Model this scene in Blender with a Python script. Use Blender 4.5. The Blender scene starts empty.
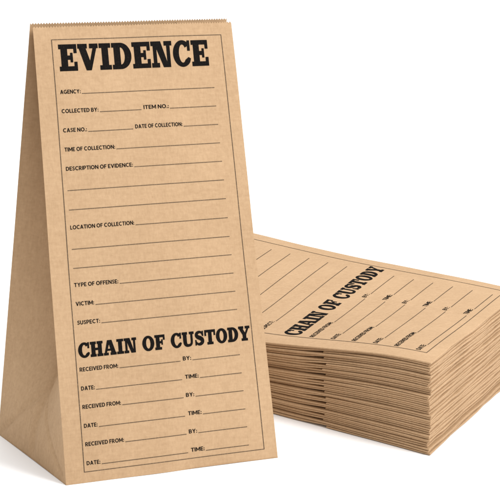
import bpy, math, random, bmesh
import numpy as np
from mathutils import Matrix, Vector
random.seed(4)
W=0.13
P=[2.24023, -0.5405, -0.91722, 0.42202, 0.60704, 0.26522, 0.11245]
HT=0.22002; D=0.07555; TY=0.07522; TX0=0.00012; TX1=-0.00143; TY1=0.08832
def Rm(yaw,pitch,roll):
    cy,sy=np.cos(yaw),np.sin(yaw); cp,sp=np.cos(pitch),np.sin(pitch)
    fwd=np.array([sy*cp,cy*cp,-sp]); right=np.array([cy,-sy,0.]); up=np.cross(right,fwd)
    return fwd,right*np.cos(roll)+up*np.sin(roll),-right*np.sin(roll)+up*np.cos(roll)
FWD,RR,UU=Rm(*P[4:7]); CAM=np.array(P[1:4])
def sm(a,b,x):
    t=min(1,max(0,(x-a)/(b-a)));return t*t*(3-2*t)
def HF(ua,t): return 1-sm(0,.42,t)*(.06+.22*(1-min(1,max(0,ua))))
SX,SY,ANG,WS,SH,SL,SHX,SHY,ANGB=[0.2152, -0.02252, 0.59574, 0.18061, 0.05267, 0.32045, -0.00344, 0.0045, 0.5274]

scn=bpy.context.scene
col=scn.collection
# ---------------- materials
def kraft(name,base,dark):
    m=bpy.data.materials.new(name);m.use_nodes=True;nt=m.node_tree;N=nt.nodes;Lk=nt.links
    b=N['Principled BSDF'];b.inputs['Roughness'].default_value=.72
    b.inputs['Specular IOR Level'].default_value=.25
    tc=N.new('ShaderNodeTexCoord')
    def noise(sc,stretch,det=4,rough=.6):
        mp=N.new('ShaderNodeMapping');mp.inputs['Scale'].default_value=stretch
        Lk.new(tc.outputs['Object'],mp.inputs['Vector'])
        n=N.new('ShaderNodeTexNoise');n.inputs['Scale'].default_value=sc;n.inputs['Detail'].default_value=det;n.inputs['Roughness'].default_value=rough
        Lk.new(mp.outputs[0],n.inputs['Vector']);return n.outputs['Fac']
    n1=noise(25,(1,1,.5)); n2=noise(750,(1,1,.22),5,.75); n3=noise(700,(.25,1,1),4,.7)
    def math_(op,a,bv):
        x=N.new('ShaderNodeMath');x.operation=op
        for i,v in enumerate((a,bv)):
            if isinstance(v,(int,float)): x.inputs[i].default_value=v
            else: Lk.new(v,x.inputs[i])
        return x.outputs[0]
    f=math_('ADD',math_('MULTIPLY',n1,.25),math_('ADD',math_('MULTIPLY',n2,.42),math_('MULTIPLY',n3,.33)))
    cr=N.new('ShaderNodeValToRGB')
    cr.color_ramp.elements[0].position=.36;cr.color_ramp.elements[0].color=(*dark,1)
    cr.color_ramp.elements[1].position=.64;cr.color_ramp.elements[1].color=(*base,1)
    Lk.new(f,cr.inputs[0])
    oi=N.new('ShaderNodeObjectInfo')
    hv=N.new('ShaderNodeHueSaturation')
    v=math_('ADD',math_('MULTIPLY',oi.outputs['Random'],.05),.955)
    Lk.new(v,hv.inputs['Value']);Lk.new(cr.outputs[0],hv.inputs['Color'])
    Lk.new(hv.outputs[0],b.inputs['Base Color'])
    bp=N.new('ShaderNodeBump');bp.inputs['Strength'].default_value=.5;bp.inputs['Distance'].default_value=.00016
    Lk.new(n2,bp.inputs['Height'])
    bp2=N.new('ShaderNodeBump');bp2.inputs['Strength'].default_value=.7;bp2.inputs['Distance'].default_value=.0013
    Lk.new(noise(34,(1,1,.6),3),bp2.inputs['Height']);Lk.new(bp.outputs[0],bp2.inputs['Normal'])
    Lk.new(bp2.outputs[0],b.inputs['Normal'])
    return m
KR=kraft('kraft_paper',(.505,.333,.19),(.385,.243,.13))
def inkmat(name,c):
    m=bpy.data.materials.new(name);m.use_nodes=True;N=m.node_tree.nodes;b=N['Principled BSDF']
    b.inputs['Roughness'].default_value=.8;b.inputs['Specular IOR Level'].default_value=.03
    tc=N.new('ShaderNodeTexCoord');n=N.new('ShaderNodeTexNoise');n.inputs['Scale'].default_value=1500;n.inputs['Detail'].default_value=3
    r=N.new('ShaderNodeValToRGB');r.color_ramp.elements[0].color=(*c,1);r.color_ramp.elements[0].position=.5
    r.color_ramp.elements[1].color=(c[0]*2.6,c[1]*2.4,c[2]*2.2,1);r.color_ramp.elements[1].position=.8
    m.node_tree.links.new(tc.outputs['Object'],n.inputs['Vector']);m.node_tree.links.new(n.outputs['Fac'],r.inputs[0]);m.node_tree.links.new(r.outputs[0],b.inputs['Base Color'])
    return m
ink=inkmat('black_ink',(.007,.006,.0055))
ink2=inkmat('thin_ink',(.085,.06,.04))
gm=bpy.data.materials.new('white_sweep');gm.use_nodes=True
b=gm.node_tree.nodes['Principled BSDF'];b.inputs['Roughness'].default_value=.9;b.inputs['Specular IOR Level'].default_value=0
n=gm.node_tree.nodes.new('ShaderNodeTexNoise');n.inputs['Scale'].default_value=3
r_=gm.node_tree.nodes.new('ShaderNodeValToRGB');r_.color_ramp.elements[0].color=(.91,.91,.91,1);r_.color_ramp.elements[1].color=(.93,.93,.93,1)
gm.node_tree.links.new(n.outputs['Fac'],r_.inputs[0]);gm.node_tree.links.new(r_.outputs[0],b.inputs['Base Color'])

def mesh_obj(name,verts,faces,mat,parent=None,smooth=True,origin=(0,0,0)):
    o=Vector(origin)
    me=bpy.data.meshes.new(name)
    me.from_pydata([tuple(Vector(v)-o) for v in verts],[],faces);me.update()
    if smooth:
        for f in me.polygons:f.use_smooth=True
    me.materials.append(mat)
    ob=bpy.data.objects.new(name,me);col.objects.link(ob)
    if parent: ob.parent=parent
    else: ob.location=o
    return ob
def empty(name,loc):
    e=bpy.data.objects.new(name,None);e.location=loc;e.empty_display_size=.02;col.objects.link(e);return e
def grid(fn,us,vs):
    V=[fn(u,v) for v in vs for u in us];n=len(us)
    F=[(j*n+i,j*n+i+1,(j+1)*n+i+1,(j+1)*n+i) for j in range(len(vs)-1) for i in range(n-1)]
    return V,F

# ---------------- ground
g=mesh_obj('ground',[(-15,-15,0),(15,-15,0),(15,15,0),(-15,15,0)],[(0,1,2,3)],gm,smooth=False);g['kind']='structure'

# ---------------- slab-serif letters
st=.29;sl=.175
def rect(x0,y0,x1,y1):return [(x0,y0),(x1,y0),(x1,y1),(x0,y1)]
def ring(cx,cy,rx,ry,ix,iy,a0,a1,n=28):
    out=[]
    for k in range(n):
        A=math.radians(a0+(a1-a0)*k/n);B=math.radians(a0+(a1-a0)*(k+1)/n)
        out.append([(cx+ix*math.cos(A),cy+iy*math.sin(A)),(cx+rx*math.cos(A),cy+ry*math.sin(A)),(cx+rx*math.cos(B),cy+ry*math.sin(B)),(cx+ix*math.cos(B),cy+iy*math.sin(B))])
    return out
def ribbon(pts,ws,n=10):
    P_=[np.array(q,float) for q in pts];C=[];Wd=[]
    for i in range(len(P_)-1):
        p0=P_[max(i-1,0)];p1=P_[i];p2=P_[i+1];p3=P_[min(i+2,len(P_)-1)]
        for k in range(n):
            t=k/n;C.append(.5*((2*p1)+(-p0+p2)*t+(2*p0-5*p1+4*p2-p3)*t*t+(-p0+3*p1-3*p2+p3)*t**3));Wd.append(ws[i]*(1-t)+ws[i+1]*t)
    C.append(P_[-1]);Wd.append(ws[-1])
    L_=[];R_=[]
    for i in range(len(C)):
        d=C[min(i+1,len(C)-1)]-C[max(i-1,0)];d/=np.linalg.norm(d);nn=np.array([-d[1],d[0]])
        L_.append(C[i]+nn*Wd[i]/2);R_.append(C[i]-nn*Wd[i]/2)
    return [[tuple(R_[i]),tuple(R_[i+1]),tuple(L_[i+1]),tuple(L_[i])] for i in range(len(C)-1)]
def letter(c):
    T=1-sl
    if c=='I':return .52,[rect(0,0,.52,sl),rect(0,T,.52,1),rect(.26-st/2,sl,.26+st/2,T)]
    if c=='E':
        w=.8;return w,[rect(0,0,w,sl),rect(0,T,w,1),rect(.09,sl,.09+st,T),rect(.09+st,.42,.5,.58),rect(.5,.32,.61,.68),rect(w-.14,.66,w,T),rect(w-.14,sl,w,.34)]
    if c=='F':
        w=.78;return w,[rect(0,0,.52,sl),rect(0,T,w,1),rect(.09,sl,.09+st,T),rect(.09+st,.42,.5,.58),rect(.5,.32,.61,.68),rect(w-.14,.64,w,T)]
    if c=='H':
        w=.94;return w,[rect(0,0,.44,sl),rect(.5,0,w,sl),rect(0,T,.44,1),rect(.5,T,w,1),rect(.08,sl,.08+st,T),rect(w-.08-st,sl,w-.08,T),rect(.08+st,.42,w-.08-st,.58)]
    if c=='N':
        w=.96;return w,[rect(0,0,.36,sl),rect(0,T,.3,1),rect(.6,T,w,1),rect(.09,sl,.25,T),[(.25,T),(.25,T-.12),(.53,0),(.71,0),(.71,.2),(.45,1),(.3,1),(.3,T)],rect(.71,0,.87,T)]
    if c=='D':
        w=.86;return w,[rect(0,0,.38,sl),rect(0,T,.38,1),rect(.09,sl,.09+st,T)]+ring(.38,.5,.48,.5,.19,.5-sl,-90,90)
    if c=='V':
        w=.92;return w,[rect(0,T,.43,1),rect(.53,T,w,1),[(.06,T),(.37,T),(.53,.36),(.57,0),(.34,0)],[(.57,0),(.53,.36),(.68,T),(.85,T)]]
    if c=='A':
        w=.96;return w,[rect(0,0,.36,sl),rect(.5,0,w,sl),[(.07,sl),(.23,sl),(.42,.72),(.3,1)],[(.3,1),(.42,.72),(.57,sl),(.9,sl),(.64,1)],[(.27,.29),(.53,.29),(.49,.43),(.32,.43)]]
    if c=='C':
        w=.84;return w,ring(.45,.5,.45,.515,.17,.35,40,318)+[rect(.69,.6,.82,1.0),[(.55,.245),(.785,.156),(.84,.3),(.73,.36)]]
    if c=='O':
        w=.92;return w,ring(.46,.5,.46,.515,.17,.345,0,360,44)
    if c=='U':
        w=.94;return w,[rect(0,T,.42,1),rect(.56,T,w,1),rect(.075,.38,.36,T),rect(.66,.38,.83,T)]+ribbon([(.2175,.39),(.24,.22),(.33,.115),(.48,.085),(.63,.12),(.72,.22),(.745,.39)],[.285,.27,.22,.18,.18,.17,.17])
    if c=='S':
        w=.76;return w,ribbon([(.64,.68),(.56,.86),(.38,.91),(.2,.84),(.16,.7),(.26,.58),(.46,.49),(.6,.38),(.6,.22),(.46,.11),(.28,.1),(.14,.2),(.08,.34)],[.1,.14,.18,.22,.26,.28,.3,.28,.26,.22,.17,.13,.1])+[rect(.6,.62,.71,.98),rect(.03,.02,.14,.4)]
    if c=='T':
        w=.88;return w,[rect(0,T,w,1),rect(0,.6,.14,T),rect(w-.14,.6,w,T),rect(w/2-st/2,sl,w/2+st/2,T),rect(w/2-.25,0,w/2+.25,sl)]
    if c=='Y':
        w=.92;return w,[rect(0,T,.42,1),rect(.54,T,w,1),[(.06,T),(.36,T),(.52,.55),(.6,.4),(.31,.4)],[(.6,.4),(.52,.55),(.66,T),(.83,T)],rect(.31,sl,.6,.4),rect(.2,0,.71,sl)]
    return .36,[]
def title(s,x0,x1,y0,y1):
    polys=[];x=0
    for c in s:
        w,ps=letter(c);polys+=[[(px+x,py) for px,py in q] for q in ps];x+=w+.045
    x-=.045
    return [[(x0+(x1-x0)*px/x,y0+(y1-y0)*py) for px,py in q] for q in polys]
# ---------------- bold sans capitals for the small headings
s_=.2
def sans(c):
    h=s_
    if c=='A':return .9,[[(0,0),(.22,0),(.55,1),(.34,1)],[(.9,0),(.68,0),(.35,1),(.56,1)],rect(.2,.2,.7,.36)]
    if c=='B':return .72,[rect(0,0,h,1),rect(h,0,.42,.17),rect(h,.83,.42,1),rect(h,.43,.42,.59)]+ring(.42,.295,.3,.295,.1,.13,-90,90,12)+ring(.4,.715,.28,.285,.09,.12,-90,90,12)
    if c=='C':return .86,ring(.5,.5,.5,.515,.29,.32,48,312,24)
    if c=='D':return .84,[rect(0,0,h,1),rect(h,0,.34,.18),rect(h,.82,.34,1)]+ring(.34,.5,.5,.5,.29,.32,-90,90,16)
    if c=='E':return .62,[rect(0,0,h,1),rect(h,0,.62,.18),rect(h,.82,.62,1),rect(h,.41,.56,.58)]
    if c=='F':return .6,[rect(0,0,h,1),rect(h,.82,.6,1),rect(h,.41,.54,.58)]
    if c=='G':return .94,ring(.5,.5,.5,.515,.29,.32,48,335,26)+[rect(.52,.36,.94,.53),rect(.76,.1,.94,.36)]
    if c=='I':return h,[rect(0,0,h,1)]
    if c=='L':return .56,[rect(0,0,h,1),rect(h,0,.56,.18)]
    if c=='M':return 1.0,[rect(0,0,.19,1),rect(.81,0,1,1),[(.19,1),(.19,.68),(.43,.16),(.5,.16),(.5,.42)],[(.81,1),(.5,.42),(.5,.16),(.57,.16),(.81,.68)]]
    if c=='N':return .86,[rect(0,0,.2,1),rect(.66,0,.86,1),[(.2,1),(.2,.66),(.66,0),(.66,.34)]]
    if c=='O':return 1.0,ring(.5,.5,.5,.515,.29,.32,0,360,32)
    if c=='P':return .7,[rect(0,0,h,1),rect(h,.83,.38,1),rect(h,.33,.38,.49)]+ring(.38,.665,.32,.335,.12,.17,-90,90,14)
    if c=='R':return .76,[rect(0,0,h,1),rect(h,.83,.38,1),rect(h,.36,.38,.52)]+ring(.38,.68,.31,.32,.11,.16,-90,90,14)+[[(.3,.36),(.53,.0),(.77,.0),(.5,.4)]]
    if c=='S':return .64,ribbon([(.58,.78),(.44,.9),(.26,.9),(.13,.8),(.13,.66),(.28,.55),(.44,.46),(.53,.34),(.5,.18),(.34,.09),(.18,.11),(.05,.24)],[.17]*12,6)
    if c=='T':return .74,[rect(0,.82,.74,1),rect(.27,0,.47,.82)]
    if c=='U':return .8,[rect(0,.4,h,1),rect(.6,.4,.8,1)]+ring(.4,.4,.4,.415,.2,.22,180,360,18)
    if c=='V':return .88,[[(0,1),(.22,1),(.54,0),(.34,0)],[(.88,1),(.66,1),(.34,0),(.54,0)]]
    if c=='Y':return .84,[[(0,1),(.24,1),(.52,.42),(.32,.42)],[(.84,1),(.6,1),(.32,.42),(.52,.42)],rect(.32,0,.52,.42)]
    if c==':':return .2,[rect(0,0,.2,.2),rect(0,.48,.2,.68)]
    if c=='.':return .2,[rect(0,0,.2,.2)]
    return .26,[]
def small(s,x0,x1,y0,y1):
    polys=[];x=0
    for c in s:
        w,ps=sans(c);polys+=[[(px+x,py) for px,py in q] for q in ps];x+=w+(.12 if c!=' ' else .05)
    x-=.12
    return [[(x0+(x1-x0)*px/x,y0+(y1-y0)*py) for px,py in q] for q in polys]
LW=.32
def form():
    V=[];F=[];V2=[];F2=[]
    def poly(q,lay):
        n=len(V);V.extend([(x,y,lay) for x,y in q]);F.append(tuple(range(n,n+len(q))))
    for k,q in enumerate(title('EVIDENCE',14.6,111.5,198.6,211.6)):poly(q,(k%5)*.01)
    for k,q in enumerate(title('CHAIN OF CUSTODY',12.6,120.4,59.9,67.2)):poly(q,(k%5)*.01)
    def line(x0,y0,x1,y1,w=LW):
        n=max(1,int(math.hypot(x1-x0,y1-y0)/4));hx,hy=(0,w/2) if abs(y1-y0)<1e-6 else (w/2*.95,0)
        for i in range(n):
            a=i/n;c=(i+1)/n;m=len(V2)
            xa,ya=x0+(x1-x0)*a,y0+(y1-y0)*a;xb,yb=x0+(x1-x0)*c,y0+(y1-y0)*c
            V2.extend([(xa-hx,ya-hy,0),(xb-hx,yb-hy,0),(xb+hx,yb+hy,0),(xa+hx,ya+hy,0)] if hy else [(xa-hx,ya,0),(xa+hx,ya,0),(xb+hx,yb,0),(xb-hx,yb,0)])
            F2.append((m,m+1,m+2,m+3))
    def txt(s,x0,x1,yc,h=1.95):
        for k,q in enumerate(small(s,x0,x1,yc-h/2,yc+h/2)):poly(q,(k%3)*.006)
    def row(yc,*items):
        for it in items:
            if len(it)==3: txt(it[0],it[1],it[2],yc)
            else: line(it[0],yc-1.15,it[1],yc-1.15)
    X0,X1,Y0,Y1=10.9,121.8,5.2,214
    line(X0,Y0+LW/2,X0,Y1-LW/2,.45);line(X1,Y0+LW/2,X1,Y1-LW/2,.45);line(X0-.22,Y0,X1+.22,Y0);line(X0-.22,Y1,X1+.22,Y1)
    R=113.5
    row(188.6,('AGENCY:',13.6,26.3),(27,R))
    row(179.3,('COLLECTED BY:',13.6,36.5),(37.3,63.5),('ITEM NO.:',65,81.5),(82.3,R))
    row(170,('CASE NO.:',13.6,28.3),(29,57),('DATE OF COLLECTION:',58.4,89.5),(90.3,R))
    row(160.7,('TIME OF COLLECTION:',13.6,44.6),(45.4,R))
    row(151.4,('DESCRIPTION OF EVIDENCE:',13.6,54.6),(55.4,R))
    for y in (142,132.6,113.6,104.4):row(y,(13.6,R))
    row(123,('LOCATION OF COLLECTION:',13.6,52),(52.8,R))
    row(95.2,('TYPE OF OFFENSE:',13.4,39.6),(40.4,R))
    row(86.1,('VICTIM:',13.4,24.2),(25,R))
    row(77,('SUSPECT:',13.4,26.8),(27.6,R))
    for k in range(3):
        y=54.4-18*k
        row(y,('RECEIVED FROM:',12.6,35.6),(36.4,74),('BY:',75.6,80.8),(81.6,R-1))
        row(y-9.1,('DATE:',12.6,20.6),(21.4,74),('TIME:',76,84.6),(85.4,R-1))
    return (V,F),(V2,F2)
FORM=form()
def print_form(mapf,parent,origin):
    (V,F),(V2,F2)=FORM
    off=.00012
    n=len(V)
    vv=[mapf(x/130,y/219.9,off+l*.001) for x,y,l in V]+[mapf(x/130,y/219.9,off) for x,y,l in V2]
    ff=list(F)+[tuple(i+n for i in f) for f in F2]
    ob=mesh_obj('printed_form',vv,ff,ink,parent,False,origin)
    ob.data.materials.append(ink2)
    for k in range(len(F),len(ff)):ob.data.polygons[k].material_index=1
    return ob

# ---------------- standing bag
A=np.array([0,0,0.]);B=np.array([W,0,0.]);C=np.array([TX0,TY,HT]);Dd=np.array([W+TX1,TY1,HT])
nf=np.cross(B-A,C-A);nf/=np.linalg.norm(nf)
def wr(u,v):
    e=math.sin(math.pi*min(1,max(0,u)))
    x=.0006*math.sin(5.1*u+3.3*v+.5)*math.sin(7*v+1)+.0003*math.sin(13*u-9*v+2)+.00014*math.sin(23*v+6*u)
    return x*(.35+.65*e)+.0012*e*math.sin(math.pi*min(1,v))*(.5+.5*v)
def front(u,v,off=0):
    p=A*(1-u)*(1-v)+B*u*(1-v)+C*(1-u)*v+Dd*u*v
    return tuple(p+nf*(wr(u,v)+off))
root=empty('paper_bag',(W/2,D/2,0));O=(W/2,D/2,0)
NU=150;NV=110
us=[i/NU for i in range(NU+1)];vs=[i/NV for i in range(NV+1)]
def tooth(u,v,fn,ph=0):
    if v>=1:
        i=int(round(u*NU));return fn(u,1+(.0036 if (i+ph)%2 else 0))
    return fn(u,v)
V,F=grid(lambda u,v:tooth(u,v,front),us,vs);mesh_obj('front_panel',V,F,KR,root,True,O)
A2=np.array([0,D,0.]);B2=np.array([W,D,0.]);C2=C+np.array([.0005,.0042,.0010]);D2=Dd+np.array([-.0005,.004,.0010])
nb_=np.cross(C2-A2,B2-A2);nb_/=np.linalg.norm(nb_)
def back(u,v,off=0):
    p=A2*(1-u)*(1-v)+B2*u*(1-v)+C2*(1-u)*v+D2*u*v
    x=.6*wr(1-u,v)
    return tuple(p*1.0+nb_*x*(1-sm(.8,1,v))+nf*wr(u,v)*sm(.8,1,v))
V,F=grid(lambda u,v:tooth(u,v,back,1),us,vs);mesh_obj('back_panel',V,[f[::-1] for f in F],KR,root,True,O)
def gusset(side):
    def fn(w,v):
        f0=np.array(front(side,v));k0=np.array(back(side,v))
        o=np.linalg.norm(k0-f0);c=math.sqrt(max(0,(D/2)**2-(o/2)**2))*sm(.0,.3,v)
        tri=1-abs(2*w-1)
        uu=c*tri/W
        if side==1:uu=1-uu
        f=np.array(front(uu,v));k=np.array(back(uu,v))
        ww=w
        if 0<w<1: ww=.5+(w-.5)*(1-.12*tri)
        p=f*(1-ww)+k*ww
        s=1 if side==0 else -1
        bul=-.0010*math.sin(2*math.pi*w)*math.sin(math.pi*v)+.0005*math.sin(9*v+3*w)*math.sin(math.pi*w)*(1-v)
        dc=abs(w-.5)
        cr=.0012*max(0,1-dc/.06)*(1-sm(.2,.34,v))
        dd=abs(v-.165*(1-2*dc))
        cr+=.0012*max(0,1-dd/.012)
        p=p+np.array([s*(bul+cr*min(1,v*40)),0,0])
        return tuple(p)
    ws=[i/60 for i in range(61)]
    V,F=grid(fn,ws,[i/160 for i in range(161)])
    return mesh_obj('side_gusset',V,F,KR,root,True,O)
gusset(0);gusset(1)
V,F=grid(lambda u,v:(W*u,D*v,.0004),[0,.5,1],[0,.5,1]);mesh_obj('bottom_panel',V,F,KR,root,True,O)
print_form(front,root,O)
root['label']='open brown kraft paper bag standing upright, printed with evidence form';root['category']='paper bag'

# ---------------- stack
ad=np.array([math.cos(ANG),math.sin(ANG),0]);bd=np.array([-math.sin(ANGB),math.cos(ANGB),0]);Q=np.array([SX,SY,0])
NB=14
SB=.236
FLAP=.2
def stack_pt(a,b,z):
    t=max(0,b/SL);h=SH*HF(a/WS,t)*z
    sag=.0003*z*math.sin(9*a/WS+4*b/SL)
    return Q+ad*a+bd*b+np.array([SHX*h/SH,SHY*h/SH,h+sag+.0002])
def leaf(name,z0f,z1f,b0,b1,ja,jb,jr,parent,O,seed,mat):
    rnd=random.Random(seed);ph=[rnd.uniform(0,6.3) for _ in range(6)]
    na=14;nb=50;ns=4
    def edge(t,k):return .0003*math.sin(17*t+ph[k])+.00018*math.sin(41*t+ph[k+1])
    rim=.0006
    prof=[(math.sin(math.pi/2*i/ns),math.cos(math.pi/2*i/ns)) for i in range(ns+1)]
    insets=[(1-s)*rim for s,_ in prof] ; hs=[c for _,c in prof]
    ulist=[(insets[ns-i],0) for i in range(0,ns)]+[(rim,i/na) for i in range(na+1)]+[(insets[i],1) for i in range(1,ns+1)]
    hu=[hs[ns-i] for i in range(0,ns)]+[1]*(na+1)+[hs[i] for i in range(1,ns+1)]
    vlist=[(insets[ns-i],0) for i in range(0,ns)]+[(rim,i/nb) for i in range(nb+1)]+[(insets[i],1) for i in range(1,ns+1)]
    hv=[hs[ns-i] for i in range(0,ns)]+[1]*(nb+1)+[hs[i] for i in range(1,ns+1)]
    LBn=b1-b0
    def pt(iu,iv,sgn):
        ru,tu=ulist[iu];rv,tv=vlist[iv]
        a=ru if iu<ns else (WS-ru if iu>ns+na else rim+(WS-2*rim)*tu)
        bb=rv if iv<ns else (LBn-rv if iv>ns+nb else rim+(LBn-2*rim)*tv)
        a+=edge(bb/SL,0)*(1-a/WS)+edge(bb/SL,2)*(a/WS)
        bb+=edge(a/WS,3)*(1-bb/LBn)
        a2=a+ja-jr*(bb);b2=bb+b0+jb+jr*a
        t=b2/SL
        z0,z1=z0f(t),z1f(t);mid=(z0+z1)/2;hh=(z1-z0)/2*min(hu[iu],hv[iv])
        return tuple(stack_pt(a2,b2,mid+sgn*hh))
    nu=len(ulist);nv=len(vlist);V=[];F=[]
    for sgn in (1,-1):
        base=len(V)
        for j in range(nv):
            for i in range(nu):V.append(pt(i,j,sgn))
        for j in range(nv-1):
            for i in range(nu-1):
                q=(base+j*nu+i,base+j*nu+i+1,base+(j+1)*nu+i+1,base+(j+1)*nu+i)
                F.append(q if sgn>0 else q[::-1])
    ob=mesh_obj(name,V,F,mat,parent,True,O)
    bm=bmesh.new();bm.from_mesh(ob.data);bmesh.ops.remove_doubles(bm,verts=bm.verts,dist=1e-7);bm.to_mesh(ob.data);bm.free()
    return ob
for k in range(NB):
    top=k==NB-1
    z=k/NB
    loc=tuple(stack_pt(WS/2,SB/2,z)) if k else tuple(Q+ad*WS/2+bd*SB/2)
    e=empty('folded_paper_bag',loc)
    ja=0 if top else random.uniform(-.0009,.0009);jb=0 if top else random.uniform(-.0012,.0010);jr=0 if top else random.uniform(-.003,.003)
    def bl(a,b_):return lambda t:z+(a+(b_-a)*sm(FLAP-.01,FLAP+.06,t))/NB
    leaf('front_panel',bl(.70,.53),bl(.99,.99),0,SB,ja,jb,jr,e,loc,k*7+1,KR)
    leaf('back_panel',bl(.36,.03),bl(.65,.47),.0006,SB,ja+random.uniform(-.0002,.0009),jb,jr,e,loc,k*7+2,KR)
    leaf('bottom_flap',lambda t:z+.02/NB,lambda t:z+.31/NB,0,SL*FLAP+random.uniform(-.001,.001),ja+random.uniform(0,.0008),jb,jr,e,loc,k*7+3,KR)
    e['category']='paper bag';e['group']='flat folded paper bags in a stack'
    if top:
        def vmap(v):
            b=v*SL
            k0=.58*SL
            return b if b<k0 else k0+(b-k0)*(SB-k0-.001)/(SL-k0)
        print_form(lambda u,v,off:tuple(stack_pt(u*WS,vmap(v),z+.99/NB)+np.array([0,0,off])),e,loc)
        e['label']='flat folded kraft bag with printed form, topping the stack'
    else: e['label']='flat folded brown kraft paper bag lying inside a stack'

# ---------------- camera
cam=bpy.data.cameras.new('camera');co=bpy.data.objects.new('camera',cam);col.objects.link(co)
M=Matrix(((RR[0],UU[0],-FWD[0],CAM[0]),(RR[1],UU[1],-FWD[1],CAM[1]),(RR[2],UU[2],-FWD[2],CAM[2]),(0,0,0,1)))
co.matrix_world=M;cam.sensor_width=36;cam.lens=P[0]*1000/500*36;cam.clip_start=.01;cam.clip_end=100;scn.camera=co
# ---------------- light
w=bpy.data.worlds.new('World');scn.world=w;w.use_nodes=True
w.node_tree.nodes['Background'].inputs[0].default_value=(1,1,1,1);w.node_tree.nodes['Background'].inputs[1].default_value=.7
def area(name,loc,tgt,size,power):
    l=bpy.data.lights.new(name,'AREA');l.size=size;l.energy=power;o=bpy.data.objects.new(name,l);col.objects.link(o)
    o.location=loc;o.rotation_euler=(Vector(tgt)-Vector(loc)).to_track_quat('-Z','Y').to_euler();return o
area('softbox',(1.0,-1.0,1.3),(.12,.05,.08),.8,28)
area('overhead_softbox',(.3,.5,1.9),(.12,.1,0),1.6,30)
scn.view_settings.view_transform='Standard'
